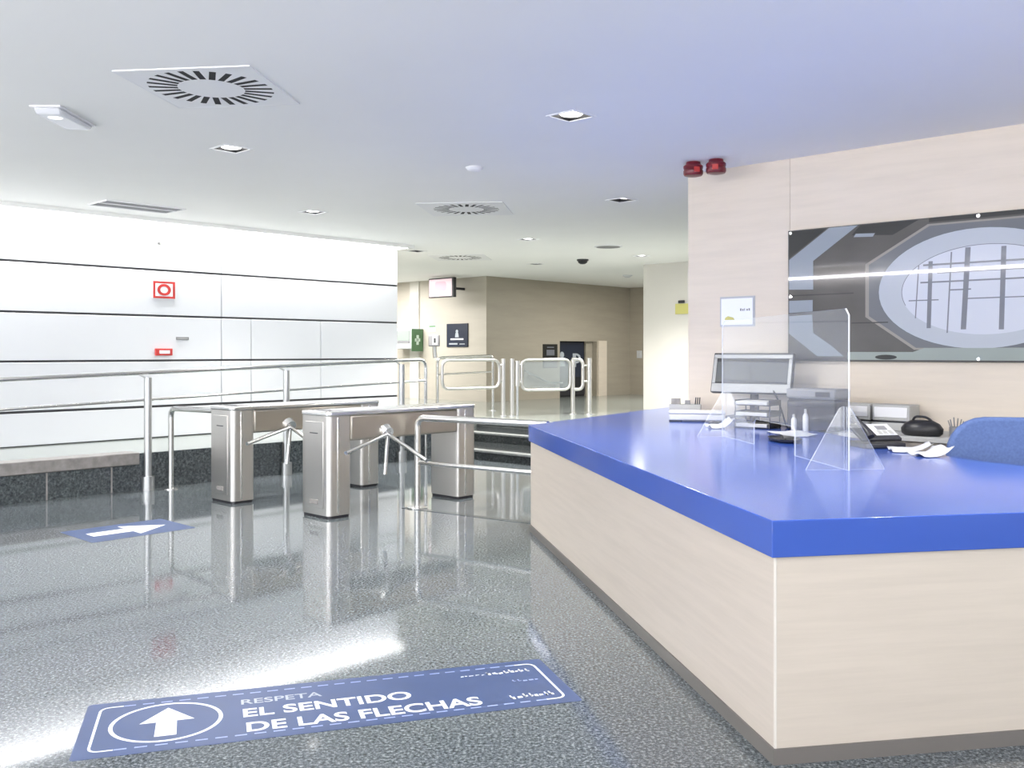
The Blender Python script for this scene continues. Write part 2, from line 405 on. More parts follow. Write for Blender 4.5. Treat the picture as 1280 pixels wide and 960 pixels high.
ce_u = [(-3.2, -12.85), (11.08, -12.85), (11.08, -25), (23.2, -25), (23.2, 4.2), (-3.2, 4.2)]
me = holed([pt(P(u, v)) for u, v in ce_u], holes, H, 'ceiling', M['ceiling'])
ceil = bpy.data.objects.new('ceiling', me); C.objects.link(ceil); struct(ceil)
struct(MB().prism([pt(P(u, v)) for u, v in ((-3.2, -12.86), (-3.2, -12.79), (11.08, -12.79), (11.08, -12.86))], 3.545, 3.98).build('trim_cove_edge', M['ceiling'], bevel=.006))
struct(MB().prism([pt(P(u, v)) for u, v in ((-3.2, -13.6), (-3.2, -12.8), (11.1, -12.8), (11.1, -13.6))], 3.98, 4.02).build('ceiling_cove', M['ceiling']))
struct(MB().prism([pt(P(u, v)) for u, v in ((11.0, -13.7), (11.0, -12.8), (11.1, -12.8), (11.1, -13.7))], 3.545, 3.98).build('trim_cove_end', M['ceiling']))

# ================================================================== CEILING FITTINGS
for i, (x, y, st, lab) in enumerate(downs):
    t = thing('downlight', lab, 'ceiling light', (x, y, H), AU, 'square recessed downlights')
    b = MB()
    w = .004
    for (a0, a1, b0, b1) in ((-DS, -DS + w, -DS, DS), (DS - w, DS, -DS, DS), (-DS + w, DS - w, -DS, -DS + w), (-DS + w, DS - w, DS - w, DS)): b.box(a0, a1, b0, b1, 0, .11)
    b.box(-DS, DS, -DS, DS, .11, .115)
    b.build('housing', M['black'], t)
    fr = MB(); W = DS + .02
    for (a0, a1, b0, b1) in ((-W, -DS, -W, W), (DS, W, -W, W), (-DS, DS, -W, -DS), (-DS, DS, DS, W)): fr.box(a0, a1, b0, b1, -.006, 0)
    fr.build('frame', M['ceil_white'], t)
    lm = MB().lathe([(.0005, -.002), (.05, .001), (.085, .008), (.104, .022), (.108, .05), (.108, .108)], 24)
    if st == 'tilt': lm.move(Matrix.Translation((.045, -.02, .02)) @ Matrix.Scale(.75, 4))
    lm.build('lamp', M['lamp'] if st != 'off' else M['lamp_dim'], t)
vl = ['large square ceiling vent with a ring of slots above the hall, nearest the viewer', 'ring-slotted square ceiling vent in the middle, over the turnstiles', 'farthest ring-slotted ceiling vent, above the hanging television']
for (x, y, h), lab in zip(vents, vl):
    t = thing('ring_vent', lab, 'vent', (x, y, H), VR, 'ring slotted ceiling vents')
    hs = []
    for k in range(25):
        a = 2 * PI * (k + .5) / 25
        hs.append(rotp(rect(.232, .435, -.0225, .0225), a, 0, 0))
    me = holed(rect(-h, h, -h, h), hs, -.008, 'plate', M['ceil_white'])
    o = bpy.data.objects.new('plate', me); C.objects.link(o); o.parent = t
    md = o.modifiers.new('solid', 'SOLIDIFY'); md.thickness = .0012; md.offset = 0
    MB().lathe([(.45, -.0055), (.45, .10)], 32).build('duct', M['void'], t)
    b = MB()
    for q in ((-h, h, -h, -h + .01), (-h, h, h - .01, h), (-h, -h + .01, -h + .01, h - .01), (h - .01, h, -h + .01, h - .01)): b.box(*q, -.0095, 0)
    b.build('rim', M['ceil_white'], t)
# linear grille beside the cove
t = thing('linear_grille', 'long grey slatted air grille in the ceiling beside the white wall cove', 'vent', (-4.885, 12.34, H), AU)
fr = MB()
for a in ((-.53, .53, -.28, -.26), (-.53, .53, .26, .28), (-.53, -.51, -.26, .26), (.51, .53, -.26, .26), (-.51, .51, -.012, .012)): fr.box(*a, -.014, 0)
fr.build('frame', M['ceil_white'], t)
sl = MB()
for k in range(12):
    y = -.225 + k * .041
    if abs(y) > .02: sl.box(-.51, .51, y - .007, y + .007, -.010, -.002)
sl.build('slats', M['grey'], t)
MB().box(-.51, .51, -.26, .26, -.0015, -.0005).build('backing', M['grey'], t)
# emergency luminaire
t = thing('emergency_light', 'translucent oblong emergency light on the ceiling near the left edge', 'light', (-3.6, 7.6, H), math.radians(91))
MB().box(-.33, .33, -.12, .12, -.014, 0).build('base', M['ceil_white'], t, bevel=.006)
MB().slab([(-.31, -.014), (.31, -.014), (.26, -.055), (-.26, -.055)], -.10, .10).build('diffuser', M['lens'], t, bevel=.012)
MB().lathe([(.03, -.060), (.055, -.056), (.06, -.05)], 16, cx=-.15).build('lamp', M['lens_hot'], t)
# small detectors
t = thing('smoke_detector', 'small white round smoke detector alone in the middle of the ceiling', 'detector', (-.386, 9.72, H))
MB().lathe([(.09, 0), (.09, -.014)], 24).build('base', M['ceil_white'], t)
MB().lathe([(.085, -.014), (.078, -.028), (.05, -.042), (.02, -.045)], 24).build('sensor', M['ceil_white'], t)
t = thing('smoke_detector', 'tiny white detector on the ceiling beside the cream far wall', 'detector', (2.86, 23.4, H))
MB().lathe([(.12, 0), (.12, -.02)], 20).build('base', M['white'], t); MB().lathe([(.11, -.02), (.05, -.06)], 20).build('sensor', M['white'], t)
t = thing('ceiling_camera', 'small black dome camera on the ceiling above the beige wall', 'camera', (1.45, 19.4, H))
MB().lathe([(.12, 0), (.12, -.03)], 20).build('base', M['dark'], t); MB().lathe([(.105, -.03), (.09, -.07), (.05, -.095), (.01, -.10)], 20).build('dome', M['black'], t)
t = thing('ceiling_speaker', 'thin grey flush speaker disc in the ceiling left of the cream far wall', 'speaker', (1.73, 17.0, H), AU)
MB().lathe([(.25, 0), (.25, -.012), (.22, -.016)], 28).build('rim', M['ceil_white'], t); MB().lathe([(.215, -.010), (.215, -.018)], 28).build('grille', M['grey'], t)
# sirens
for x, y, lab, a in ((1.815, 9.47, 'left of two dark red sirens on the ceiling by the stone wall', .2), (2.015, 9.34, 'right of two dark red sirens on the ceiling by the stone wall', -.3)):
    t = thing('siren', lab, 'alarm', (x, y, H), a, 'red alarm sirens')
    MB().lathe([(.07, 0), (.075, -.03)], 20).build('base', M['red'], t)
    MB().lathe([(.085, -.03), (.098, -.042), (.098, -.065), (.092, -.07), (.092, -.082), (.098, -.087), (.098, -.118), (.088, -.135), (.06, -.142)], 28).build('sounder', M['red'], t)
    MB().box(-.03, .03, -.102, -.085, -.112, -.06).build('strobe', M['red_sign'], t, bevel=.005)

# ================================================================== LEFT WALL SIGNS
WLv = -13.21
def on_left(u, z): return P(u, WLv + .001, z)
t = thing('fire_sign', 'square red and white fire sign with a red ring on the white wall', 'sign', on_left(6.61, 2.61), AU)
MB().box(-.17, .17, -.012, 0, -.125, .125).build('plate', M['sign_white'], t)
b = MB()
for q in ((-.17, .17, .095, .125), (-.17, .17, -.125, -.095), (-.17, -.135, -.095, .095), (.135, .17, -.095, .095)): b.box(q[0], q[1], -.014, -.012, q[2], q[3])
b.build('border', M['red_sign'], t)
MB().ring(0, 0, .105, .085, .045, .036, -.015, -.012, 28).build('emblem', M['red_sign'], t)
t = thing('call_point', 'small red and white fire call point low on the white wall', 'alarm', on_left(6.60, 1.70), AU)
MB().box(-.13, .13, -.04, 0, -.052, .052).build('housing', M['red_sign'], t, bevel=.008)
MB().box(-.075, .085, -.043, -.04, -.024, .024).build('glass', M['sign_white'], t)
t = thing('wall_label', 'small grey label on the white wall above the call point', 'label', on_left(6.90, 1.90), AU)
MB().box(-.10, .10, -.008, 0, -.022, .022).build('plate', M['grey'], t)
MB().box(-.085, .085, -.010, -.008, -.006, .006).build('strip', M['pale'], t)
t = thing('wall_sensor', 'tiny pale round sensor high on the white wall above the fire sign', 'sensor', on_left(6.53, 3.30), AU)
MB().box(-.04, .04, -.012, 0, -.03, .03).build('base', M['pale'], t, bevel=.008)
MB().box(-.018, .018, -.022, -.012, -.014, .014).build('lens', M['grey'], t, bevel=.006)

# ================================================================== BACK WALL THINGS
def on_back(v, z, off=0.0): return P(16.8 - off, v, z)
t = thing('television', 'small television with a pink and white picture hung under the ceiling', 'television', P(16.0, -17.46, 3.06), AV)
MB().box(-.46, .46, 0, .10, 0, .49).build('case', M['black'], t, bevel=.01)
MB().box(-.43, .40, -.006, 0, .03, .46).build('screen', M['tv'], t)
b = MB(); b.slab(rrect(-.22, .20, .16, .40, .08), -.009, -.006); b.build('picture_band', M['tv_pink'], t)
MB().box(-.41, .38, -.008, -.006, .04, .12).build('picture_strip', M['tv_white'], t)
MB().box(-.03, .03, .10, .83, .22, .28).build('bracket', M['dark'], t)
# defibrillator cabinet
t = thing('defibrillator_cabinet', 'white and green defibrillator cabinet on the back wall', 'cabinet', on_back(-19.45, 1.78), AV)
MB().box(-.42, .42, -.42, 0, 0, .55).build('body', M['white'], t, bevel=.03)
b = MB().slab([(-.36, .22), (.36, .22), (.36, .49), (-.36, .49)], -.435, -.42); b.build('window', M['poster_green'], t)
MB().box(-.36, .36, -.44, -.42, .16, .21).build('handle', M['grey'], t)
MB().box(.42, .432, -.41, -.02, -.06, .53).build('side_panel', M['green'], t)
b = MB(); b.box(.433, .437, -.30, -.12, .20, .28); b.box(.433, .437, -.25, -.17, .11, .37); b.build('cross', M['green_pale'], t)
# small green sign
t = thing('direction_sign', 'tiny green and white sign above the card reader on the back wall', 'sign', on_back(-18.66, 2.33), AV)
MB().box(-.13, .13, -.012, 0, -.10, .07).build('plate', M['green_pale'], t); MB().box(-.12, .12, -.015, -.012, .03, .065).build('arrow_band', M['green'], t)
# navy sign
t = thing('wall_poster', 'navy square sign with a white pictogram on the back wall', 'sign', on_back(-17.69, 2.13), AV)
MB().box(-.39, .39, -.03, 0, -.30, .30).build('panel', M['navy'], t)
b = MB(); b.slab(circ(0, .10, .045, 16), -.034, -.03); b.slab([(-.07, -.05), (.07, -.05), (.05, .06), (-.05, .06)], -.034, -.03); b.build('pictogram', M['poster_pale'], t)
b = MB(); b.box(-.24, .24, -.034, -.03, -.12, -.08); b.build('text_bar', M['sign_white'], t)
b = MB(); b.box(-.29, .02, -.034, -.03, -.24, -.20); b.box(.10, .29, -.034, -.03, -.235, -.215); b.build('caption', M['poster_pale'], t)

# ================================================================== BEIGE WALL THINGS
WBv = -16.65
def on_beige(u, z): return P(u, WBv + .001, z)
t = thing('wall_poster', 'narrow black notice on the beige wall left of the doorway', 'sign', on_beige(19.22, 1.59), AU)
MB().box(-.29, .29, -.02, 0, -.32, .32).build('panel', M['poster_black'], t)
MB().box(-.27, .27, -.023, -.02, -.30, -.05).build('lower_glass_haze', M['grey'], t)  # grey veil of the gate glass in front, painted onto the black notice
b = MB(); b.box(-.16, .16, -.024, -.02, .02, .17); b.box(-.14, .14, -.024, -.02, .22, .25); b.build('pictogram', M['poster_bar'], t)
# doorway with a dark printed door
t = struct(MB().box(19.64, 21.24, 16.86, 16.89, PL, 2.0).build('door_1', M['void'], rot=AU))
b = MB(); b.slab(rect(19.66, 21.22, .5, .72), 16.845, 16.86); b.build('door_lower_panel', M['dark'], t)
b = MB().slab(rect(19.66, 20.9, 1.0, 1.97), 16.85, 16.86); b.build('door_print', M['navy'], t)
b = MB(); b.slab(circ(19.95, 1.62, .09, 14), 16.84, 16.85); b.slab([(19.82, 1.3), (20.1, 1.3), (20.05, 1.5), (19.87, 1.5)], 16.84, 16.85)
b.ring(20.55, 1.52, .22, .14, .09, .05, 16.84, 16.85, 20, -PI / 2, PI / 2); b.slab(rect(20.42, 20.56, 1.28, 1.66), 16.84, 16.85)
b.build('door_pictogram', M['poster_pale'], t)
MB().box(20.95, 21.24, 16.80, 16.86, PL, 2.0).build('door_edge', M['beige_shaded'], t)
struct(MB().box(21.28, 21.66, 16.60, 16.65, PL, 2.02).build('trim_door_frame', M['beige'], rot=AU))
# handrail fixed to the beige wall
t = thing('wall_handrail', 'grey bent handrail on the beige wall behind the glass gate', 'handrail', on_beige(18.2, .87), AU)
MB().tube(fillet([(-.1, -.12, .34), (.82, -.12, .02), (1.4, -.12, 0)], .1), .028).build('rail', M['post'], t)
b = MB().tube([(.15, 0, .2), (.15, -.12, .25)], .015); b.build('bracket', M['post'], t); MB().tube([(1.2, 0, -.04), (1.2, -.12, 0)], .015).build('bracket', M['post'], t)
t = thing('light_switch', 'small white light switch on the narrow end wall', 'switch', P(22.84, -16.30, 1.63), AV)
MB().box(-.09, .09, -.02, 0, -.11, .11).build('plate', M['white'], t, bevel=.006); MB().box(-.05, .05, -.03, -.02, -.06, .06).build('rocker', M['white'], t, bevel=.005)
t = thing('yellow_sticker', 'pale yellow notice on the cream far wall beside the stone wall', 'sign', P(16.99, -11.03, 2.64), AV)
MB().box(-.17, .17, -.008, 0, -.14, .08).build('sheet', M['yellow'], t)
MB().box(-.09, .07, -.03, -.004, .09, .15).build('clip', M['dark'], t, bevel=.012)

# ================================================================== RIGHT WALL: poster and notice
t = thing('glass_poster', 'wide glass-fronted picture of a round skylight on the stone wall', 'picture', P(8.65, -4.37, 0), AV)
PW = 3.50; y0 = -.045
MB().box(.0, PW, -.045, -.025, 1.612, 2.885).build('panel', M['poster_dark'], t, bevel=.003, seg=1)
def art(name, mat, polys, lift):
    b = MB()
    for q in polys: b.slab(q, y0 - .0006 * lift, y0 - .0006 * (lift - 1))
    b.build(name, M[mat], t)
art('beam_print', 'poster_blue', [[(.012, 2.60), (.42, 2.878), (.70, 2.878), (.26, 2.575), (.26, 2.30), (.012, 2.31)], [(.012, 2.20), (.255, 2.20), (.255, 2.09), (.012, 2.08)]], 1)
art('arch_print', 'poster_blue', [[(.012, 2.05), (.25, 2.06), (.26, 1.883), (.45, 1.754), (.56, 1.66), (.30, 1.66), (.012, 1.88)]], 1)
cx = 1.75
octo = [(.769, 2.023), (.769, 2.51), (1.33, 2.83), (2 * cx - 1.33, 2.83), (2 * cx - .769, 2.51), (2 * cx - .769, 2.023), (2 * cx - 1.21, 1.72), (1.21, 1.72)]
octi = [(cx + (x - cx) * .965, 2.27 + (z - 2.27) * .97) for x, z in octo]
art('octagon_line', 'poster_line', [octo], 1); art('octagon_print', 'poster_mid', [octi], 2)
art('ring_print', 'poster_pale', [circ(cx, 2.245, .855, 56, .515)], 3)
art('skylight_print', 'poster_light', [circ(cx + .05, 2.235, .70, 56, .385)], 4)
b = MB(); b.ring(cx + .05, 2.235, .70, .385, .006, .006, y0 - .003, y0 - .0024, 56, .0, PI * 1.1); b.build('skylight_line', M['poster_bar'], t)
bars = []
for (xa, za, xb, zb, w) in ((1.355, 2.50, 1.338, 1.91, .036), (1.666, 2.60, 1.628, 1.895, .044), (1.252, 2.47, 1.223, 2.0, .010), (1.53, 2.57, 1.494, 1.866, .012), (1.95, 2.59, 1.93, 1.89, .04), (2.22, 2.48, 2.21, 1.98, .03)):
    bars.append([(xa - w / 2, za), (xa + w / 2, za), (xb + w / 2, zb), (xb - w / 2, zb)])
for (xa, xb, z, w) in ((1.164, 1.423, 2.158, .010), (1.266, 2.25, 2.315, .014), (1.29, 2.2, 2.468, .016), (1.41, 2.2, 2.393, .010), (1.508, 1.69, 2.240, .012), (1.632, 2.3, 2.16, .010)):
    bars.append(rect(xa, xb, z - w / 2, z + w / 2))
art('glazing_bars', 'poster_bar', bars, 5)
art('base_print', 'poster_green', [[(.60, 1.628), (PW - .02, 1.628), (PW - .02, 1.735), (1.3, 1.735), (1.2, 1.70), (.60, 1.70)]], 3)
for q in (circ(.96, 1.653, .10, 16, .022), rect(.02, .66, 2.243, 2.255), rect(.64, .98, 1.965, 1.975), circ(.78, 2.84, .05, 10, .025)): art('shadow_print', 'poster_black', [q], 6)
for q in ([(.012, 2.876), (.40, 2.876), (.012, 2.615)], rect(1.34, PW - .01, 2.845, 2.88), [(.72, 2.876), (1.25, 2.876), (1.02, 2.76), (.64, 2.79)]): art('dark_corner_print', 'poster_black', [q], 1.5)
art('bracket_print', 'poster_blue', [[(.68, 2.80), (.86, 2.79), (.84, 2.76), (.66, 2.77)]], 6)
for (x, z) in ((.03, 2.86), (.03, 2.24), (.03, 1.64), (1.75, 2.862), (1.75, 1.64), (PW - .03, 2.86), (PW - .03, 2.24), (PW - .03, 1.64)):
    MB().tube([(x, 0, z), (x, -.052, z)], .016, 12).build('standoff', M['steel_bright'], t)
t = thing('notice', 'small white notice on the stone wall above the monitor', 'sign', P(8.65, -4.945, 2.115), AV)
MB().box(-.205, .195, -.006, 0, -.155, .155).build('backing', M['paper'], t)
MB().box(-.19, .17, -.010, -.006, -.135, .135)  .build('sheet', M['sign_white'], t)
MB().slab([(-.15, -.085), (-.03, -.085), (-.05, -.06), (-.11, -.045), (-.14, -.06)], -.0115, -.010).build('logo', M['yellow'], t)
b = MB()
for k in range(5): b.box(.03 + .024 * k, .03 + .024 * k + (.016 if k != 2 else .008), -.0115, -.010, .005, .03 - .006 * (k % 2))
b.build('text_marks', M['grey'], t)

# ================================================================== PLATFORM RAILING
RV = -11.29
def rz(u): return 1.408 + .030 * (u - 4.2)
t = thing('handrail', 'long steel handrail with posts along the raised gallery by the white wall', 'railing', P(5.43, RV, 0), AU)
o0 = 5.43
def L(u, z): return (u - o0, 0, z)
MB().tube(fillet([L(-2.9, rz(-2.9)), L(4, rz(4)), L(9.0, rz(9)), L(10.02, rz(10.02)), L(10.02, 0)], .14), .027).build('top_rail', M['tube'], t)
MB().tube([L(-2.9, rz(-2.9) - .335), L(10.02, rz(10.02) - .335)], .017).build('mid_rail', M['tube'], t)
for u in (-.6, 1.4, 3.4, 5.43, 7.42, 9.5):
    q = MB().tube([(u - o0, -.03, 0), (u - o0, -.03, rz(u) - .06)], .046, 16).build('post', M['post'], t)
    MB().tube(fillet([(u - o0, -.03, rz(u) - .09), (u - o0 - .05, -.03, rz(u) - .05), (u - o0 - .12, 0, rz(u) - .01)], .04), .010).build('bracket', M['post'], q)
    MB().tube([(u - o0, -.03, 0), (u - o0, -.03, .17)], .078, 16).build('sleeve', M['post'], q)

# ================================================================== GUARD RAILS
def flange(mb, x, y, z=0, r=.085): return mb.lathe([(r, z), (r, z + .012), (r * .55, z + .02)], 20, cx=x, cy=y)
a = P(5.66, -11.12)
t = thing('guard_rail', 'bent steel tube rail between the dark gallery face and the left turnstile', 'railing', (a.x, a.y, 0), AV)
MB().tube(fillet([(0, 0, 0), (0, 0, 1.0), (1.13, 0, 1.02)], .11), .034, 14).build('tube', M['tube'], t)
flange(MB(), 0, 0).build('flange', M['steel_bright'], t)
d = Vector((1.19, -.82)); ang2 = math.atan2(d.y, d.x); Lr = d.length
t = thing('guard_rail', 'two-bar steel tube rail from the right turnstile to the blue counter end', 'railing', (-1.03, 10.3, 0), ang2)
R2L = Lr * 1.165
MB().tube(fillet([(0, 0, 0), (0, 0, .985), (R2L, 0, .985)], .11), .036, 14).build('tube', M['steel_bright'], t)
MB().tube([(0, 0, .497), (R2L + .03, 0, .497)], .024, 12).build('lower_bar', M['steel_bright'], t)
flange(MB(), 0, 0, r=.11).build('flange', M['steel_bright'], t)

# ================================================================== TURNSTILES
def turnstile(u0, v0, lab):
    a = P(u0, v0)
    t = thing('turnstile', lab, 'turnstile', (a.x, a.y, 0), AU, 'tripod turnstiles')
    for (x0, x1, nm) in ((0, .29, 'front_pedestal'), (1.80, 2.09, 'rear_pedestal')):
        q = MB().prism(rrect(x0, x1, -.245, .245, .05, 5), .03, 1.045).build(nm, M['steel'], t)
        s = -1 if x0 == 0 else 1
        xf = x0 if x0 == 0 else x1
        MB().box(min(xf, xf + s * .008), max(xf, xf + s * .008), -.155, .155, .10, .985).build('access_panel', M['steel'], q, bevel=.006)
        MB().box(min(xf, xf + s * .012), max(xf, xf + s * .012), -.07, .07, .862, .872).build('slot', M['dark'], q)
        MB().box(min(xf, xf + s * .014), max(xf, xf + s * .014), -.07, .07, .14, .185).build('lock_plate', M['kerb'], q, bevel=.003)
        for ys in (-1, 1):
            MB().box(x0 + .105, x0 + .13, ys * .245 - .006, ys * .245 + .006, .05, 1.03).build('edge_strip', M['steel_bright'], q, bevel=.004)
        MB().prism(rrect(x0 + .012, x1 - .012, -.233, .233, .04, 4), 0, .03).build('base', M['dark'], q)
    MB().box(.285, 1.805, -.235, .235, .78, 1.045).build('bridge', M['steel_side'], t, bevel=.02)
    MB().prism(rrect(-.008, 2.098, -.25, .25, .05, 5), 1.045, 1.09).build('lid', M['steel_bright'], t, bevel=.012)
    c = MB().prism(rrect(.05, .27, -.15, .15, .03, 4), 1.09, 1.094).build('card_reader', M['grey'], t)
    MB().box(.10, .14, -.11, .11, 1.094, 1.098).build('display', M['dark'], c)
    h = MB().tube([(.74, -.225, .86), (.74, -.285, .83)], [.085, .07], 18).build('hub', M['steel_bright'], t)
    for dx, dy, dz in ((-.67, -.16, -.14), (-.08, -.05, -.42), (.04, -.58, -.24)):
        st = Vector((.74, -.275, .825)); d = Vector((dx, dy, dz))
        MB().tube([st, st + d], .021, 12).build('arm', M['tube'], t)
    return t
turnstile(5.707, -8.147, 'steel tripod turnstile in front, nearer the blue counter')
turnstile(5.537, -9.715, 'steel tripod turnstile on the left, nearer the white panelled wall')

# ================================================================== GATES AT THE TOP OF THE STEPS
def V3(x, y, z): return Vector((x, y, z))
def rel(pa, pb):
    d = Vector((pb[0] - pa[0], pb[1] - pa[1])); return math.atan2(d.y, d.x), d.length
# fixed hoop rail from the gallery end to the gate
pa, pb = (-1.50, 19.0), (-.41, 20.2)
an, ln = rel(pa, pb)
t = thing('hoop_rail', 'steel hoop rail on the platform left of the swing gates', 'railing', (*pa, PL), an)
MB().tube(fillet([(0, 0, 0), (0, 0, 1.13), (ln, 0, 1.17), (ln, 0, 0)], .12), .032, 12).build('hoop', M['tube'], t)
MB().tube([(0, 0, .80), (ln, 0, .83)], .018).build('mid_bar', M['tube'], t)
flange(MB(), 0, 0, r=.09).build('flange', M['steel_bright'], t); flange(MB(), ln, 0, r=.09).build('flange', M['steel_bright'], t)
t = thing('card_reader', 'grey card reader box on the first post of the hoop rail', 'card reader', (-1.56, 18.95, 1.60), 0)
MB().box(-.11, .11, -.09, .09, .21, .44).build('housing', M['grey'], t, bevel=.02)
MB().box(-.03, .07, -.096, -.09, .25, .41).build('face', M['white'], t); MB().box(0, .04, -.10, -.096, .28, .38).build('keypad', M['dark'], t)
MB().tube([(0.02, 0, -.02), (0.0, 0, .22)], .045, 12).build('stem', M['post'], t)
# left swing gate
pa, pb = (-.172, 18.5), (-1.30, 17.6)
an, ln = rel(pa, pb)
t = thing('swing_gate', 'left steel tube swing gate at the top of the steps, without glass', 'gate', (*pa, PL), an)
MB().tube([(0, 0, 0), (0, 0, 1.12)], .045, 14).build('post', M['white_tube'], t)
MB().tube(loop([(.10, 0, .56), (.10, 0, 1.10), (ln, 0, 1.10), (ln, 0, .56)], .16), .032, 12).build('leaf', M['white_tube'], t)
for z in (.68, 1.0): MB().tube([(.03, 0, z), (.10, 0, z)], .022).build('hinge', M['steel_bright'], t)
flange(MB(), 0, 0, r=.075).build('flange', M['steel_bright'], t)
# right swing gate with a hazy glass panel
pa, pb = (0, 18.5), (1.22, 18.95)
an, ln = rel(pa, pb)
t = thing('swing_gate', 'right swing gate with a hazy glass panel at the top of the steps', 'gate', (*pa, PL), an)
MB().tube([(0, 0, 0), (0, 0, 1.12)], .045, 14).build('post', M['white_tube'], t)
MB().tube([(.11, 0, .58), (.11, 0, 1.08)], .055, 14).build('motor_housing', M['white_tube'], t)
MB().tube([(.11, 0, 0), (.11, 0, .58)], .03, 12).build('pivot', M['post'], t)
MB().tube(loop([(.20, 0, .50), (.20, 0, 1.10), (ln - .06, 0, 1.10), (ln - .06, 0, .50)], .15), .030, 12).build('leaf', M['white_tube'], t)
MB().box(.24, ln - .10, -.006, .006, .54, 1.06).build('glass_panel', M['haze_glass'], t)
for z in (.66, 1.0): MB().tube([(.14, 0, z), (.20, 0, z)], .022).build('hinge', M['steel_bright'], t)
flange(MB(), 0, 0, r=.075).build('flange', M['steel_bright'], t)
# gate stop: two posts and a short hoop
t = thing('gate_stop', 'short white tube hoop with two posts right of the glass gate', 'railing', (1.222, 19.0, PL), 0)
MB().tube([(0, 0, 0), (0, 0, 1.10)], .042, 14).build('post', M['white_tube'], t)
MB().tube([(.33, 0, 0), (.33, 0, 1.13)], .048, 14).build('post', M['white_tube'], t)
MB().tube(fillet([(-.02, 0, 1.10), (.20, 0, 1.10), (.20, 0, .50), (-.02, 0, .50)], .13), .034, 12).build('hoop', M['white_tube'], t)
for z in (.66, .98): MB().tube([(.20, 0, z), (.33, 0, z)], .022).build('spacer', M['white_tube'], t)
flange(MB(), 0, 0, r=.075).build('flange', M['steel_bright'], t); flange(MB(), .33, 0, r=.10).build('flange', M['steel_bright'], t)

# ================================================================== RECEPTION COUNTER
outer = [(1.065, 3.872), (.155, 8.97), (2.02, 11.95)]
back = [pt(P(9.55, -5.56)), pt(P(8.64, -5.56)), (2.45, 9.545)]
inner = [(2.66, 8.3), (2.84, 6.8), (2.89, 6.3), (2.97, 5.97), (3.12, 5.72), (3.4, 5.66), (5.2, 5.96)]
end = [(5.2, 4.603)]
top = outer + back + inner + end
ct = MB().prism(top, CT - .153, CT).build('countertop', M['blue'], bevel=.004); tag(ct, 'glossy bright blue worktop covering the whole reception counter', 'countertop')
def inset(poly, d):
    n = len(poly); out = []
    a = sum(poly[i][0] * poly[(i + 1) % n][1] - poly[(i + 1) % n][0] * poly[i][1] for i in range(n)); sg = 1 if a > 0 else -1
    for i in range(n):
        p0, p1, p2 = Vector(poly[i - 1]), Vector(poly[i]), Vector(poly[(i + 1) % n])
        e1 = (p1 - p0).normalized(); e2 = (p2 - p1).normalized()
        n1 = Vector((-e1.y, e1.x)) * sg; n2 = Vector((-e2.y, e2.x)) * sg
        m = (n1 + n2).normalized(); out.append(pt(p1 + m * (d / max(.35, m.dot(n1)))))
    return out
t = thing('reception_desk', 'long reception counter clad in pale veneer below the blue worktop', 'counter', (1.065, 3.872, 0))
body = inset(top, .022); off = Vector((1.065, 3.872))
bl = [(x - off.x, y - off.y) for x, y in body]
MB().prism(bl, .065, CT - .153).build('body', M['counter'], t)
MB().prism([(x - off.x, y - off.y) for x, y in inset(top, .012)], 0, .065).build('plinth', M['plinth'], t)
c0 = bl[0]
MB().prism(circ(c0[0] + .004, c0[1] + .006, .007, 10), .06, CT - .154).build('corner_strip', M['strip_edge'], t)

# desk along the stone wall behind the counter
poly = [pt(P(8.63, -4.45)), pt(P(8.63, -.6)), pt(P(7.85, -.6)), pt(P(7.85, -3.52))]
o = thing('back_desk', 'pale desk along the stone wall behind the blue counter', 'desk', (*poly[0], 0))
pl = [(x - poly[0][0], y - poly[0][1]) for x, y in poly]
MB().prism(pl, CT - .04, CT).build('desk_top', M['pale'], o, bevel=.004)
MB().prism(inset(pl, .06), 0, CT - .04).build('carcass', M['counter'], o)

# acrylic screen standing on the counter
sa = Vector((1.96, 5.50)); sb = Vector((1.74, 7.82)); an = math.atan2(sb.y - sa.y, sb.x - sa.x); ln = (sb - sa).length
t = thing('acrylic_screen', 'clear acrylic protective screen standing on the blue counter', 'screen', (sa.x, sa.y, CT + .001), an)
top_z = .945
c1, c2, ch = .80, 1.58, .19
prof = [(0, 0), (c1, 0)] + [(c1, ch - .05)] + [(c1 + .05 - .05 * math.cos(a), ch - .05 + .05 * math.sin(a)) for a in (.5, 1.05, PI / 2)] + [(c2 - .05 + .05 * math.sin(a), ch - .05 + .05 * math.cos(a)) for a in (0, .5, 1.05)] + [(c2, ch - .05), (c2, 0), (ln, 0), (ln, top_z - .05), (ln - .05, top_z), (.04, top_z), (0, top_z - .04)]
pn = MB().slab(prof, -.005, .005).build('panel', None, t, mats=[M['acrylic'], M['acrylic_edge']])
for p_ in pn.data.polygons:
    if abs(p_.normal.y) < .5: p_.material_index = 1
for x in (.045, ln - .10):
    q = MB().add([], [])
    q = MB().prism([(0, 0)] * 0 or [(-.0, .006), (.008, .006), (.008, .24), (0, .24)], 0, .0001)
    foot = MB()
    for sgn in (1, -1):
        prof2 = [(0, 0), (.235, 0), (.225, .018), (.03, .36), (.006, .37), (0, .37)]
        vs = [(x + dx, sgn * (.006 + yy), zz) for dx in (0, .008) for yy, zz in prof2]
        n6 = len(prof2)
        foot.add(vs, [tuple(range(n6)), tuple(range(n6, 2 * n6))[::-1]] + [(i, (i + 1) % n6, n6 + (i + 1) % n6, n6 + i) for i in range(n6)])
    fo = foot.build('foot', None, t, mats=[M['acrylic_foot'], M['acrylic_edge']])
    for p_ in fo.data.polygons:
        if abs(p_.normal.x) < .5: p_.material_index = 1

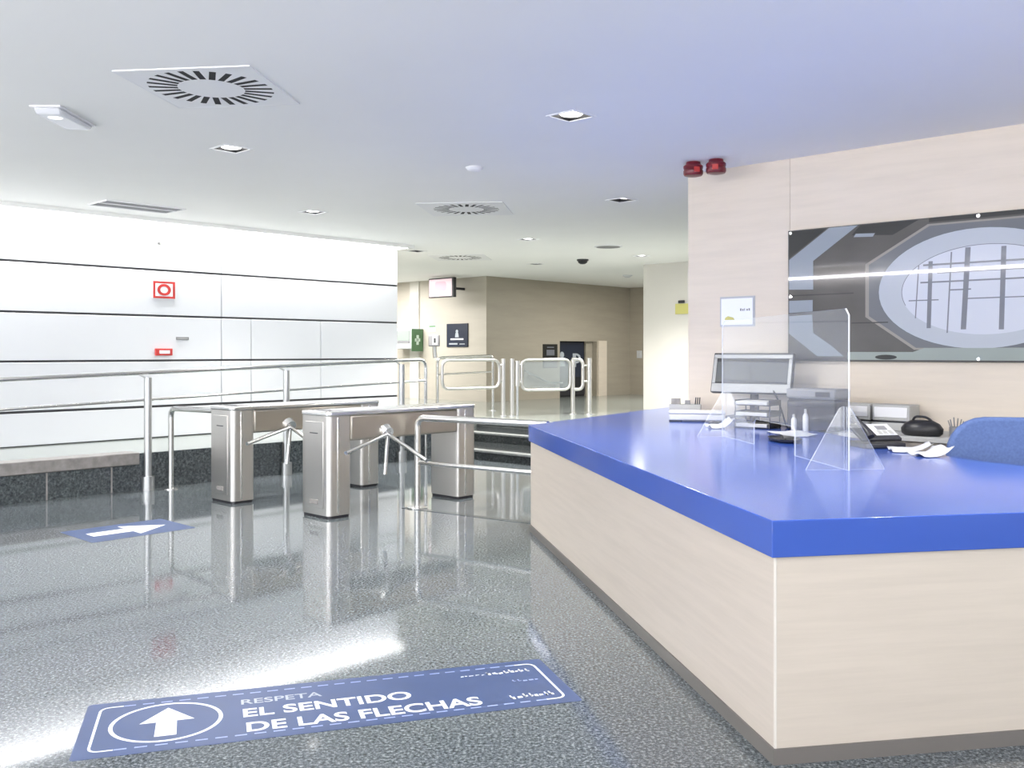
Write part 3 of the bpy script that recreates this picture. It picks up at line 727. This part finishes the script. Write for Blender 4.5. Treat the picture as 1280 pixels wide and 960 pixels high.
# monitor at the wall end of the counter
t = thing('monitor', 'silver-framed grey flat monitor tilted back at the wall end of counter', 'monitor', (2.30, 9.12, CT), AV + .10)
TZ = Matrix.Translation((0, -.02, .30)) @ Matrix.Rotation(math.radians(-14), 4, 'X')
MB().box(-.415, .405, 0, .06, -.006, .393).move(TZ).build('casing', M['dark'], t, bevel=.012)
b = MB(); b.box(-.40, .40, -.012, 0, .335, .385); b.box(-.40, .40, -.012, 0, 0, .085); b.box(-.40, -.365, -.012, 0, .085, .335); b.box(.365, .40, -.012, 0, .085, .335); b.move(TZ).build('bezel', M['silver'], t, bevel=.004)
MB().box(-.365, .365, -.006, 0, .085, .335).move(TZ).build('screen', M['screen'], t)
b = MB(); b.box(-.365, .365, -.013, -.005, .305, .335); b.box(-.365, .365, -.013, -.005, .085, .102); b.box(-.40, .40, -.014, -.005, .372, .388); b.move(TZ).build('screen_border', M['black'], t)
MB().tube([(0, .10, .01), (0, .09, .42)], [.05, .035], 12).build('stand', M['dark'], t)
MB().prism(rrect(-.16, .16, -.08, .18, .05), 0, .016).build('base', M['dark'], t, bevel=.004)
tag(MB().tube(fillet([(2.47, 8.93, 1.33), (2.485, 8.84, 1.26), (2.49, 8.72, 1.15), (2.495, 8.60, CT + .008), (2.495, 8.50, CT + .008)], .08), .008, 8).build('cable', M['black']), 'black cable hanging from the monitor onto the counter', 'cable')
# two-tier letter tray
t = thing('letter_tray', 'dark two-tier letter tray with papers below the monitor', 'tray', (2.24, 8.64, CT), AV + .08)
for k, z in enumerate((.004, .105, .205)):
    b = MB().box(-.17, .17, -.12, .14, z, z + .008); b.box(-.17, -.162, -.12, .14, z, z + .05); b.box(.162, .17, -.12, .14, z, z + .05); b.box(-.162, .162, .132, .14, z, z + .05)
    b.build('tier', M['dark'], t)
    MB().box(-.15, .15, -.13, .12, z + .009, z + .04).build('papers', M['pale'], t, bevel=.003)
b = MB()
for x in (-.165, .165):
    for y in (-.10, .12): b.tube([(x, y, 0), (x, y, .25)], .006, 8)
b.build('uprights', M['black'], t)
# flat white box at the far end, and clutter behind
t = thing('white_box', 'low flat white box lying at the far end of the blue counter', 'box', (1.86, 9.46, CT), -.22)
MB().box(-.28, .26, -.11, .12, .012, .075).build('tray', M['white'], t, bevel=.012)
MB().box(-.285, .265, -.115, .125, .072, .105).build('lid', M['white'], t, bevel=.012)
b = MB()
for x in (-.22, .20): b.box(x - .06, x + .06, -.09, .10, 0, .013)
b.build('feet', M['black'], t)
t = thing('computer_mouse', 'small dark mouse on the counter in front of the white box', 'mouse', (1.93, 9.02, CT), .5)
MB().lathe([(.045, 0), (.05, .01), (.042, .026), (.02, .034), (.002, .035)], 18).move(Matrix.Diagonal((1.25, .75, 1, 1))).build('shell', M['dark'], t)
MB().box(-.006, .006, .0, .022, .028, .036).build('wheel', M['grey'], t, bevel=.002)
t = thing('organizer', 'pale grey desk organizer behind the flat white box', 'organizer', (1.80, 9.83, CT), -.25)
b = MB()
for q in ((-.16, .16, -.07, -.06), (-.16, .16, .06, .07), (-.16, -.15, -.06, .06), (.15, .16, -.06, .06), (-.03, -.02, -.06, .06), (.06, .07, -.06, .06)): b.box(*q, 0, .15)
b.box(-.16, .16, -.07, .07, 0, .01); b.build('compartments', M['pale'], t)
MB().box(-.14, -.05, -.04, .04, .01, .21).build('cards', M['kerb'], t); MB().box(0, .05, -.03, .03, .01, .19).build('notes', M['grey'], t)
for x in (.09, .11, .13): MB().tube([(x, 0, .01), (x + .02, .01, .22)], .006, 8).build('pen', M['dark'], t)
t = thing('stapler', 'dark stapler beside the pale organizer at the monitor', 'stapler', (2.24, 9.44, CT), -.6)
MB().box(-.10, .10, -.025, .025, 0, .02).build('base', M['black'], t, bevel=.005)
MB().box(-.11, .10, -.022, .022, 0, .035).move(Matrix.Translation((0, 0, .035)) @ Matrix.Rotation(-.16, 4, 'Y')).build('arm', M['dark'], t, bevel=.008)
# papers
def sheet(x, y, w, d, rot, lab, curl=.02, z=CT, grp='loose papers on the counter', nm='paper_sheet'):
    b = MB(); n = 8; vs = []; fs = []
    for i in range(n + 1):
        for j in range(n + 1):
            a, c = i / n - .5, j / n - .5
            h = .003 + curl * (max(0, a) ** 2 * 4 + .35 * math.sin(5 * c + 2 * a) ** 2)
            vs.append((a * w, c * d, h))
    for i in range(n):
        for j in range(n):
            q = i * (n + 1) + j; fs.append((q, q + n + 1, q + n + 2, q + 1))
    b.add(vs, fs); o = b.build(nm, M['paper'], loc=(x, y, z), rot=rot)
    o.modifiers.new('s', 'SOLIDIFY').thickness = .0025
    return tag(o, lab, 'paper', grp)
sheet(1.89, 8.62, .20, .26, .1, 'white sheet of paper leaning up against the letter tray', .07)
sheet(2.34, 7.92, .24, .50, .1, 'white sheet of paper behind the dark tray, seen through the acrylic', .015)
sheet(2.765, 6.57, .26, .24, -.2, 'crumpled white paper beside the desk phone', .05)
sheet(2.78, 6.29, .22, .20, .3, 'crumpled white paper nearest the blue chair', .05)
t = thing('pen_tray', 'flat dark oval tray on the counter behind the acrylic screen', 'tray', (2.11, 7.32, CT), 0)
MB().lathe([(.10, 0), (.125, .012), (.13, .028), (.12, .028), (.11, .014), (.01, .012)], 24).move(Matrix.Diagonal((.9, 1.7, 1, 1))).build('dish', M['dark'], t)
MB().tube([(-.03, -.12, .026), (.02, .12, .026)], .006, 8).build('pen', M['black'], t)
for x, y, hgt, lab in ((2.45, 8.22, .15, 'small white bottle left of the pair in front of the printer'), (2.525, 8.13, .20, 'taller white bottle right of the pair in front of the printer')):
    t = thing('bottle', lab, 'bottle', (x, y, CT), 0, 'white bottles in front of the printer')
    MB().lathe([(.022, 0), (.024, .01), (.024, hgt * .7), (.012, hgt * .82)], 16).build('body', M['white'], t)
    MB().lathe([(.012, hgt * .82), (.012, hgt)], 14).build('cap', M['pale'], t)
# dark printer
t = thing('printer', 'tall charcoal printer with a grey lid behind the acrylic screen', 'printer', (*pt(P(7.97, -3.76)), CT + .002), AV)
MB().box(-.225, .225, -.15, .15, 0, .265).build('body', M['dark'], t, bevel=.015)
MB().box(-.23, .23, -.155, .155, .275, .365).build('lid', M['grey'], t, bevel=.015)
MB().box(-.21, .21, -.14, .14, .265, .276).build('gap', M['black'], t)
MB().box(-.17, .17, -.16, -.15, .05, .10).build('paper_slot', M['black'], t)
MB().box(.05, .18, -.163, -.155, .30, .34).build('control_panel', M['black'], t)
# two pale desktop printers against the wall
for v, lab in ((-3.615, 'pale grey desktop unit against the wall, the left one by the printer'), (-3.265, 'pale grey desktop unit against the wall, the right one above the phone')):
    t = thing('desktop_unit', lab, 'office machine', (*pt(P(8.46, v)), CT), AV, 'pale desktop units')
    MB().box(-.165, .165, -.12, .12, .085, .225).build('upper_case', M['pale'], t, bevel=.01)
    MB().box(-.145, .145, -.126, -.12, .115, .205).build('front_panel', M['ceil_white'], t, bevel=.004)
    MB().box(-.16, .16, -.11, .11, .07, .085).build('slot', M['dark'], t)
    MB().box(-.165, .165, -.14, .12, 0, .07).build('lower_tray', M['pale'], t, bevel=.008)
# desk phone
t = thing('desk_phone', 'dark desk phone with a white faceplate at the counter edge', 'phone', (2.65, 6.90, CT), .15); t.scale = (1.12, 1.12, 1.12)
MB().slab([(-.14, 0), (.14, 0), (.14, .035), (-.14, .035)], -.13, .12).build('base', M['dark'], t, bevel=.008)
q = MB().box(-.14, .14, 0, .20, 0, .022).move(Matrix.Translation((0, -.08, .04)) @ Matrix.Rotation(.42, 4, 'X')).build('body', M['dark'], t, bevel=.008)
MB().box(-.02, .13, .04, .19, .022, .028).move(Matrix.Translation((0, -.08, .04)) @ Matrix.Rotation(.42, 4, 'X')).build('faceplate', M['white'], t, bevel=.004)
MB().box(.02, .09, .11, .155, .028, .031).move(Matrix.Translation((0, -.08, .04)) @ Matrix.Rotation(.42, 4, 'X')).build('display', M['grey'], t)
b = MB()
for i in range(3):
    for j in range(3): b.box(.005 + .038 * i, .03 + .038 * i, .05 + .017 * j, .061 + .017 * j, .028, .032)
b.move(Matrix.Translation((0, -.08, .04)) @ Matrix.Rotation(.42, 4, 'X')).build('keypad', M['pale'], t)
hp = fillet([(-.10, -.12, .075), (-.10, -.10, .10), (-.10, .08, .185), (-.10, .11, .165)], .03)
MB().tube(hp, [.026] * 3 + [.018] * (len(hp) - 6) + [.026] * 3, 12).build('handset', M['dark'], t)
# bag, pen pot, notepad
t = thing('bag', 'black fabric bag slumped on the desk behind the loose papers', 'bag', (*pt(P(8.02, -2.88)), CT), AV)
MB().lathe([(.14, 0), (.165, .02), (.17, .06), (.14, .10), (.09, .125), (.02, .13)], 20).move(Matrix.Diagonal((1.0, .62, 1, 1))).build('body', M['black'], t)
MB().tube(fillet([(-.08, 0, .11), (-.05, -.02, .16), (.05, -.02, .155), (.10, 0, .10)], .04), .010, 8).build('handle', M['dark'], t)
t = thing('pen_pot', 'grey pot of pens on the desk beside the black bag', 'pen pot', (*pt(P(8.10, -2.64)), CT), AV)
MB().lathe([(.045, 0), (.05, .005), (.05, .08), (.045, .08), (.044, .01), (.005, .008)], 18).build('pot', M['grey'], t)
for k in range(6):
    a = k * 1.05; MB().tube([(.02 * math.cos(a), .02 * math.sin(a), .01), (.06 * math.cos(a), .05 * math.sin(a), .13 + .012 * (k % 3))], .005, 8).build('pen', M['kerb'] if k % 2 else M['grey'], t)
t = thing('notepad', 'pale green notepad standing beside the blue chair back', 'notepad', (*pt(P(7.98, -2.50)), CT), AV + .2)
MB().box(-.09, .09, -.06, .06, 0, .045).build('pages', M['green_pale'], t, bevel=.003); MB().box(-.092, .092, -.062, .062, .045, .050).build('cover', M['poster_green'], t)
# blue chair
t = thing('office_chair', 'blue fabric office chair behind the counter at the right edge', 'chair', (3.52, 6.72, 0), PI - .2)
b = MB(); n = 14; vs = []
prof = rrect(-.40, .40, .62, 1.235, .26, 6)
b.slab(prof, -.06, .02); b.move(Matrix.Identity(4)).build('backrest', M['chair_blue'], t, bevel=.025, seg=3)
MB().box(-.30, .30, .06, .52, .46, .55).build('seat', M['chair_blue'], t, bevel=.04, seg=3)
MB().tube(fillet([(0, .25, .45), (0, .06, .46), (0, .03, .75)], .05), .03, 10).build('spine', M['black'], t)
MB().tube([(0, .28, .10), (0, .28, .46)], .03, 12).build('gas_lift', M['black'], t)
for k in range(5):
    a = 2 * PI * k / 5 + .3
    lg = MB().tube([(0, .28, .12), (.33 * math.cos(a), .28 + .33 * math.sin(a), .075)], [.03, .02], 10).build('leg', M['black'], t)
    x, y = .33 * math.cos(a), .28 + .33 * math.sin(a)
    MB().tube([(x - .012, y, .035), (x + .012, y, .035)], .035, 14).build('caster', M['dark'], lg)

# ================================================================== FLOOR STICKERS
t = thing('floor_sign', 'long blue floor sticker with white arrow and text in the foreground', 'sign', (-.845, 4.579, 0), math.radians(17.5))
MB().prism(rrect(-1.146, 1.146, -.328, .328, .015, 2), .0004, .0014).build('vinyl', M['sign_blue'], t)
z0, z1 = .0014, .0020
b = MB()
for sx, r_ in ((-1, 0), (1, 0)):
    xe = 1.082
    pth = fillet([(sx * (xe - .10), .262, z1), (sx * xe, .262, z1), (sx * xe, -.262, z1), (sx * (xe - .10), -.262, z1)], .05, 5)
    for p0, p1 in zip(pth, pth[1:]):
        d = (p1 - p0)
        if d.length < 1e-6: continue
        nn = Vector((-d.y, d.x, 0)).normalized() * .006
        b.add([p0 + nn, p0 - nn, p1 - nn, p1 + nn], [(0, 1, 2, 3)])
b.build('border', M['sign_white'], t)
b = MB()
for y in (.262, -.262):
    b = MB(); x = -.98
    while x < .96:
        b.add([(x, y - .006, z1), (x + .052, y - .006, z1), (x + .052, y + .006, z1), (x, y + .006, z1)], [(0, 1, 2, 3)]); x += .083
    b.build('dashes', M['sign_pale'], t)
b = MB(); cxx, cyy = -.778, .002; n = 48
vs = []
for k in range(n):
    a = 2 * PI * k / n
    for r in (.248, .230): vs.append((cxx + r * math.cos(a), cyy + r * .95 * math.sin(a), z1))
b.add(vs, [(2 * k, 2 * ((k + 1) % n), 2 * ((k + 1) % n) + 1, 2 * k + 1) for k in range(n)])
b.build('circle', M['sign_white'], t)
b = MB(); b.add([(cxx + x, cyy + y, z1) for x, y in ((-.045, -.17), (.048, -.17), (.045, .0), (.122, .0), (0, .175), (-.118, .0), (-.045, 0))], [(0, 1, 2, 3, 4, 5, 6)])
b.build('arrow', M['sign_white'], t)
b = MB(); put_text(b, 'RESPETA', -.445, .112, .066, .385, z1, bold=.012); b.build('lettering', M['poster_pale'], t)
b = MB(); put_text(b, 'EL SENTIDO', -.44, -.055, .108, .80, z1, bold=.022); put_text(b, 'DE LAS FLECHAS', -.43, -.235, .112, 1.10, z1, bold=.022); b.build('lettering', M['sign_white'], t)
b = MB(); rnd = random.Random(3)
def squiggle(x0, x1, y, h):
    x = x0
    while x < x1:
        w = rnd.uniform(.012, .026); y_a = y + rnd.uniform(-.006, .006)
        b.add([(x, y_a, z1), (x + w, y_a + rnd.uniform(-.006, .01), z1), (x + w, y_a + h * rnd.uniform(.35, .6), z1), (x, y_a + h * .45, z1)], [(0, 1, 2, 3)])
        if rnd.random() < .6: b.add([(x, y_a, z1), (x + .008, y_a, z1), (x + .008, y_a + h, z1), (x, y_a + h, z1)], [(0, 1, 2, 3)])
        x += w + rnd.uniform(.006, .014)
squiggle(.66, .86, .165, .022); squiggle(.80, 1.04, .155, .045); squiggle(.82, 1.04, -.205, .05)
b.build('small_print', M['sign_white'], t)
b = MB(); squiggle(.90, 1.03, .02, .03); b.build('faint_print', M['sign_pale'], t)
t = thing('arrow_sticker', 'small blue floor sticker with a white arrow near the turnstiles', 'sign', (-3.66, 9.03, 0), AU)
MB().prism(rrect(-.50, .50, -.36, .36, .02, 2), .0004, .0014).build('vinyl', M['sign_blue'], t)
b = MB(); b.add([(x, y, .002) for x, y in ((-.37, -.09), (0, -.09), (0, -.25), (.37, 0), (0, .25), (0, .09), (-.37, .09))], [(0, 1, 2, 3, 4, 5, 6)]); b.build('arrow', M['sign_white'], t)

# ================================================================== LIGHT
def area(name, loc, rot, sx, sy, power, col):
    l = bpy.data.lights.new(name, 'AREA'); l.shape = 'RECTANGLE'; l.size = sx; l.size_y = sy; l.energy = power; l.color = col
    o = bpy.data.objects.new(name, l); C.objects.link(o); o.location = loc; o.rotation_euler = rot; return o
def face(o, d): o.rotation_euler = Vector(d).to_track_quat('-Z', 'Y').to_euler()
U3 = P(1, 0); V3v = P(0, 1)
up = Vector((0, 0, .95))
a = area('daylight_front_left', P(-2.95, -9.0, 1.4), (0, 0, 0), 6.5, 2.0, 125, (.95, .97, 1)); face(a, U3 + up * .5)
a = area('daylight_front_right', P(-2.95, -.4, 1.4), (0, 0, 0), 6.5, 2.0, 160, (.97, .97, 1)); face(a, U3 + up * 1.3)
a = area('daylight_side', P(2.0, 3.9, 1.7), (0, 0, 0), 8, 2.4, 125, (.98, .98, 1)); face(a, -V3v + up)
# cove tube washing down the left wall
a = area('cove_tube', P(4, -13.06, 3.90), (0, 0, 0), 14, .10, 265, (1, .99, .97)); a.rotation_euler = (0, 0, AU)
# the downlights' beams; the last two belong to the added counter downlights
for i, (x, y, e) in enumerate(((.476, 7.61, 26), (-2.625, 8.84, 20), (1.37, 11.82, 26), (-2.70, 12.83, 20), (.27, 15.93, 34), (2.3, 18.2, 36), (-1.8, 17.8, 22), (2.30, 4.62, 14), (3.95, 4.85, 11))):
    l = bpy.data.lights.new('downlight_beam', 'SPOT'); l.energy = e * 16; l.spot_size = math.radians(130); l.spot_blend = .8; l.shadow_soft_size = .11; l.color = (1, .97, .93)
    o = bpy.data.objects.new('downlight_beam', l); C.objects.link(o); o.location = (x, y, H - .03)
# soft fill lights added out of sight to brighten the far walls
a = area('corridor_fill', P(14, -19.5, 3.55), (0, 0, 0), 3, 3, 270, (1, .985, .97))
a = area('alcove_fill', P(14.2, -8.6, 3.55), (0, 0, 0), 3, 2, 105, (1, .98, .95))
a = area('recess_fill', P(20.0, -12.6, 3.55), (0, 0, 0), 3, 1.6, 180, (1, .98, .95))
w = bpy.data.worlds.new('world'); SC.world = w; w.use_nodes = True
w.node_tree.nodes['Background'].inputs['Color'].default_value = (.75, .85, 1, 1); w.node_tree.nodes['Background'].inputs['Strength'].default_value = .6

# ================================================================== CAMERA
cam = bpy.data.cameras.new('camera'); co = bpy.data.objects.new('camera', cam); C.objects.link(co)
co.location = (0, 0, 1.7); co.rotation_euler = (PI / 2, 0, 0)
cam.sensor_width = 36; cam.lens = 1182 / 1280 * 36; cam.shift_y = -40 / 1280; cam.clip_start = .05; cam.clip_end = 200
SC.camera = co
SC.view_settings.view_transform = 'Standard'; SC.view_settings.look = 'None'; SC.view_settings.gamma = 1; SC.view_settings.exposure = 0.78
SC.view_settings.use_curve_mapping = False
try:
    SC.cycles.use_denoising = True; SC.cycles.denoiser = 'OPENIMAGEDENOISE'
    SC.cycles.max_bounces = 8; SC.cycles.diffuse_bounces = 4; SC.cycles.glossy_bounces = 4; SC.cycles.transparent_max_bounces = 12
    SC.cycles.sample_clamp_indirect = 6
except Exception: pass
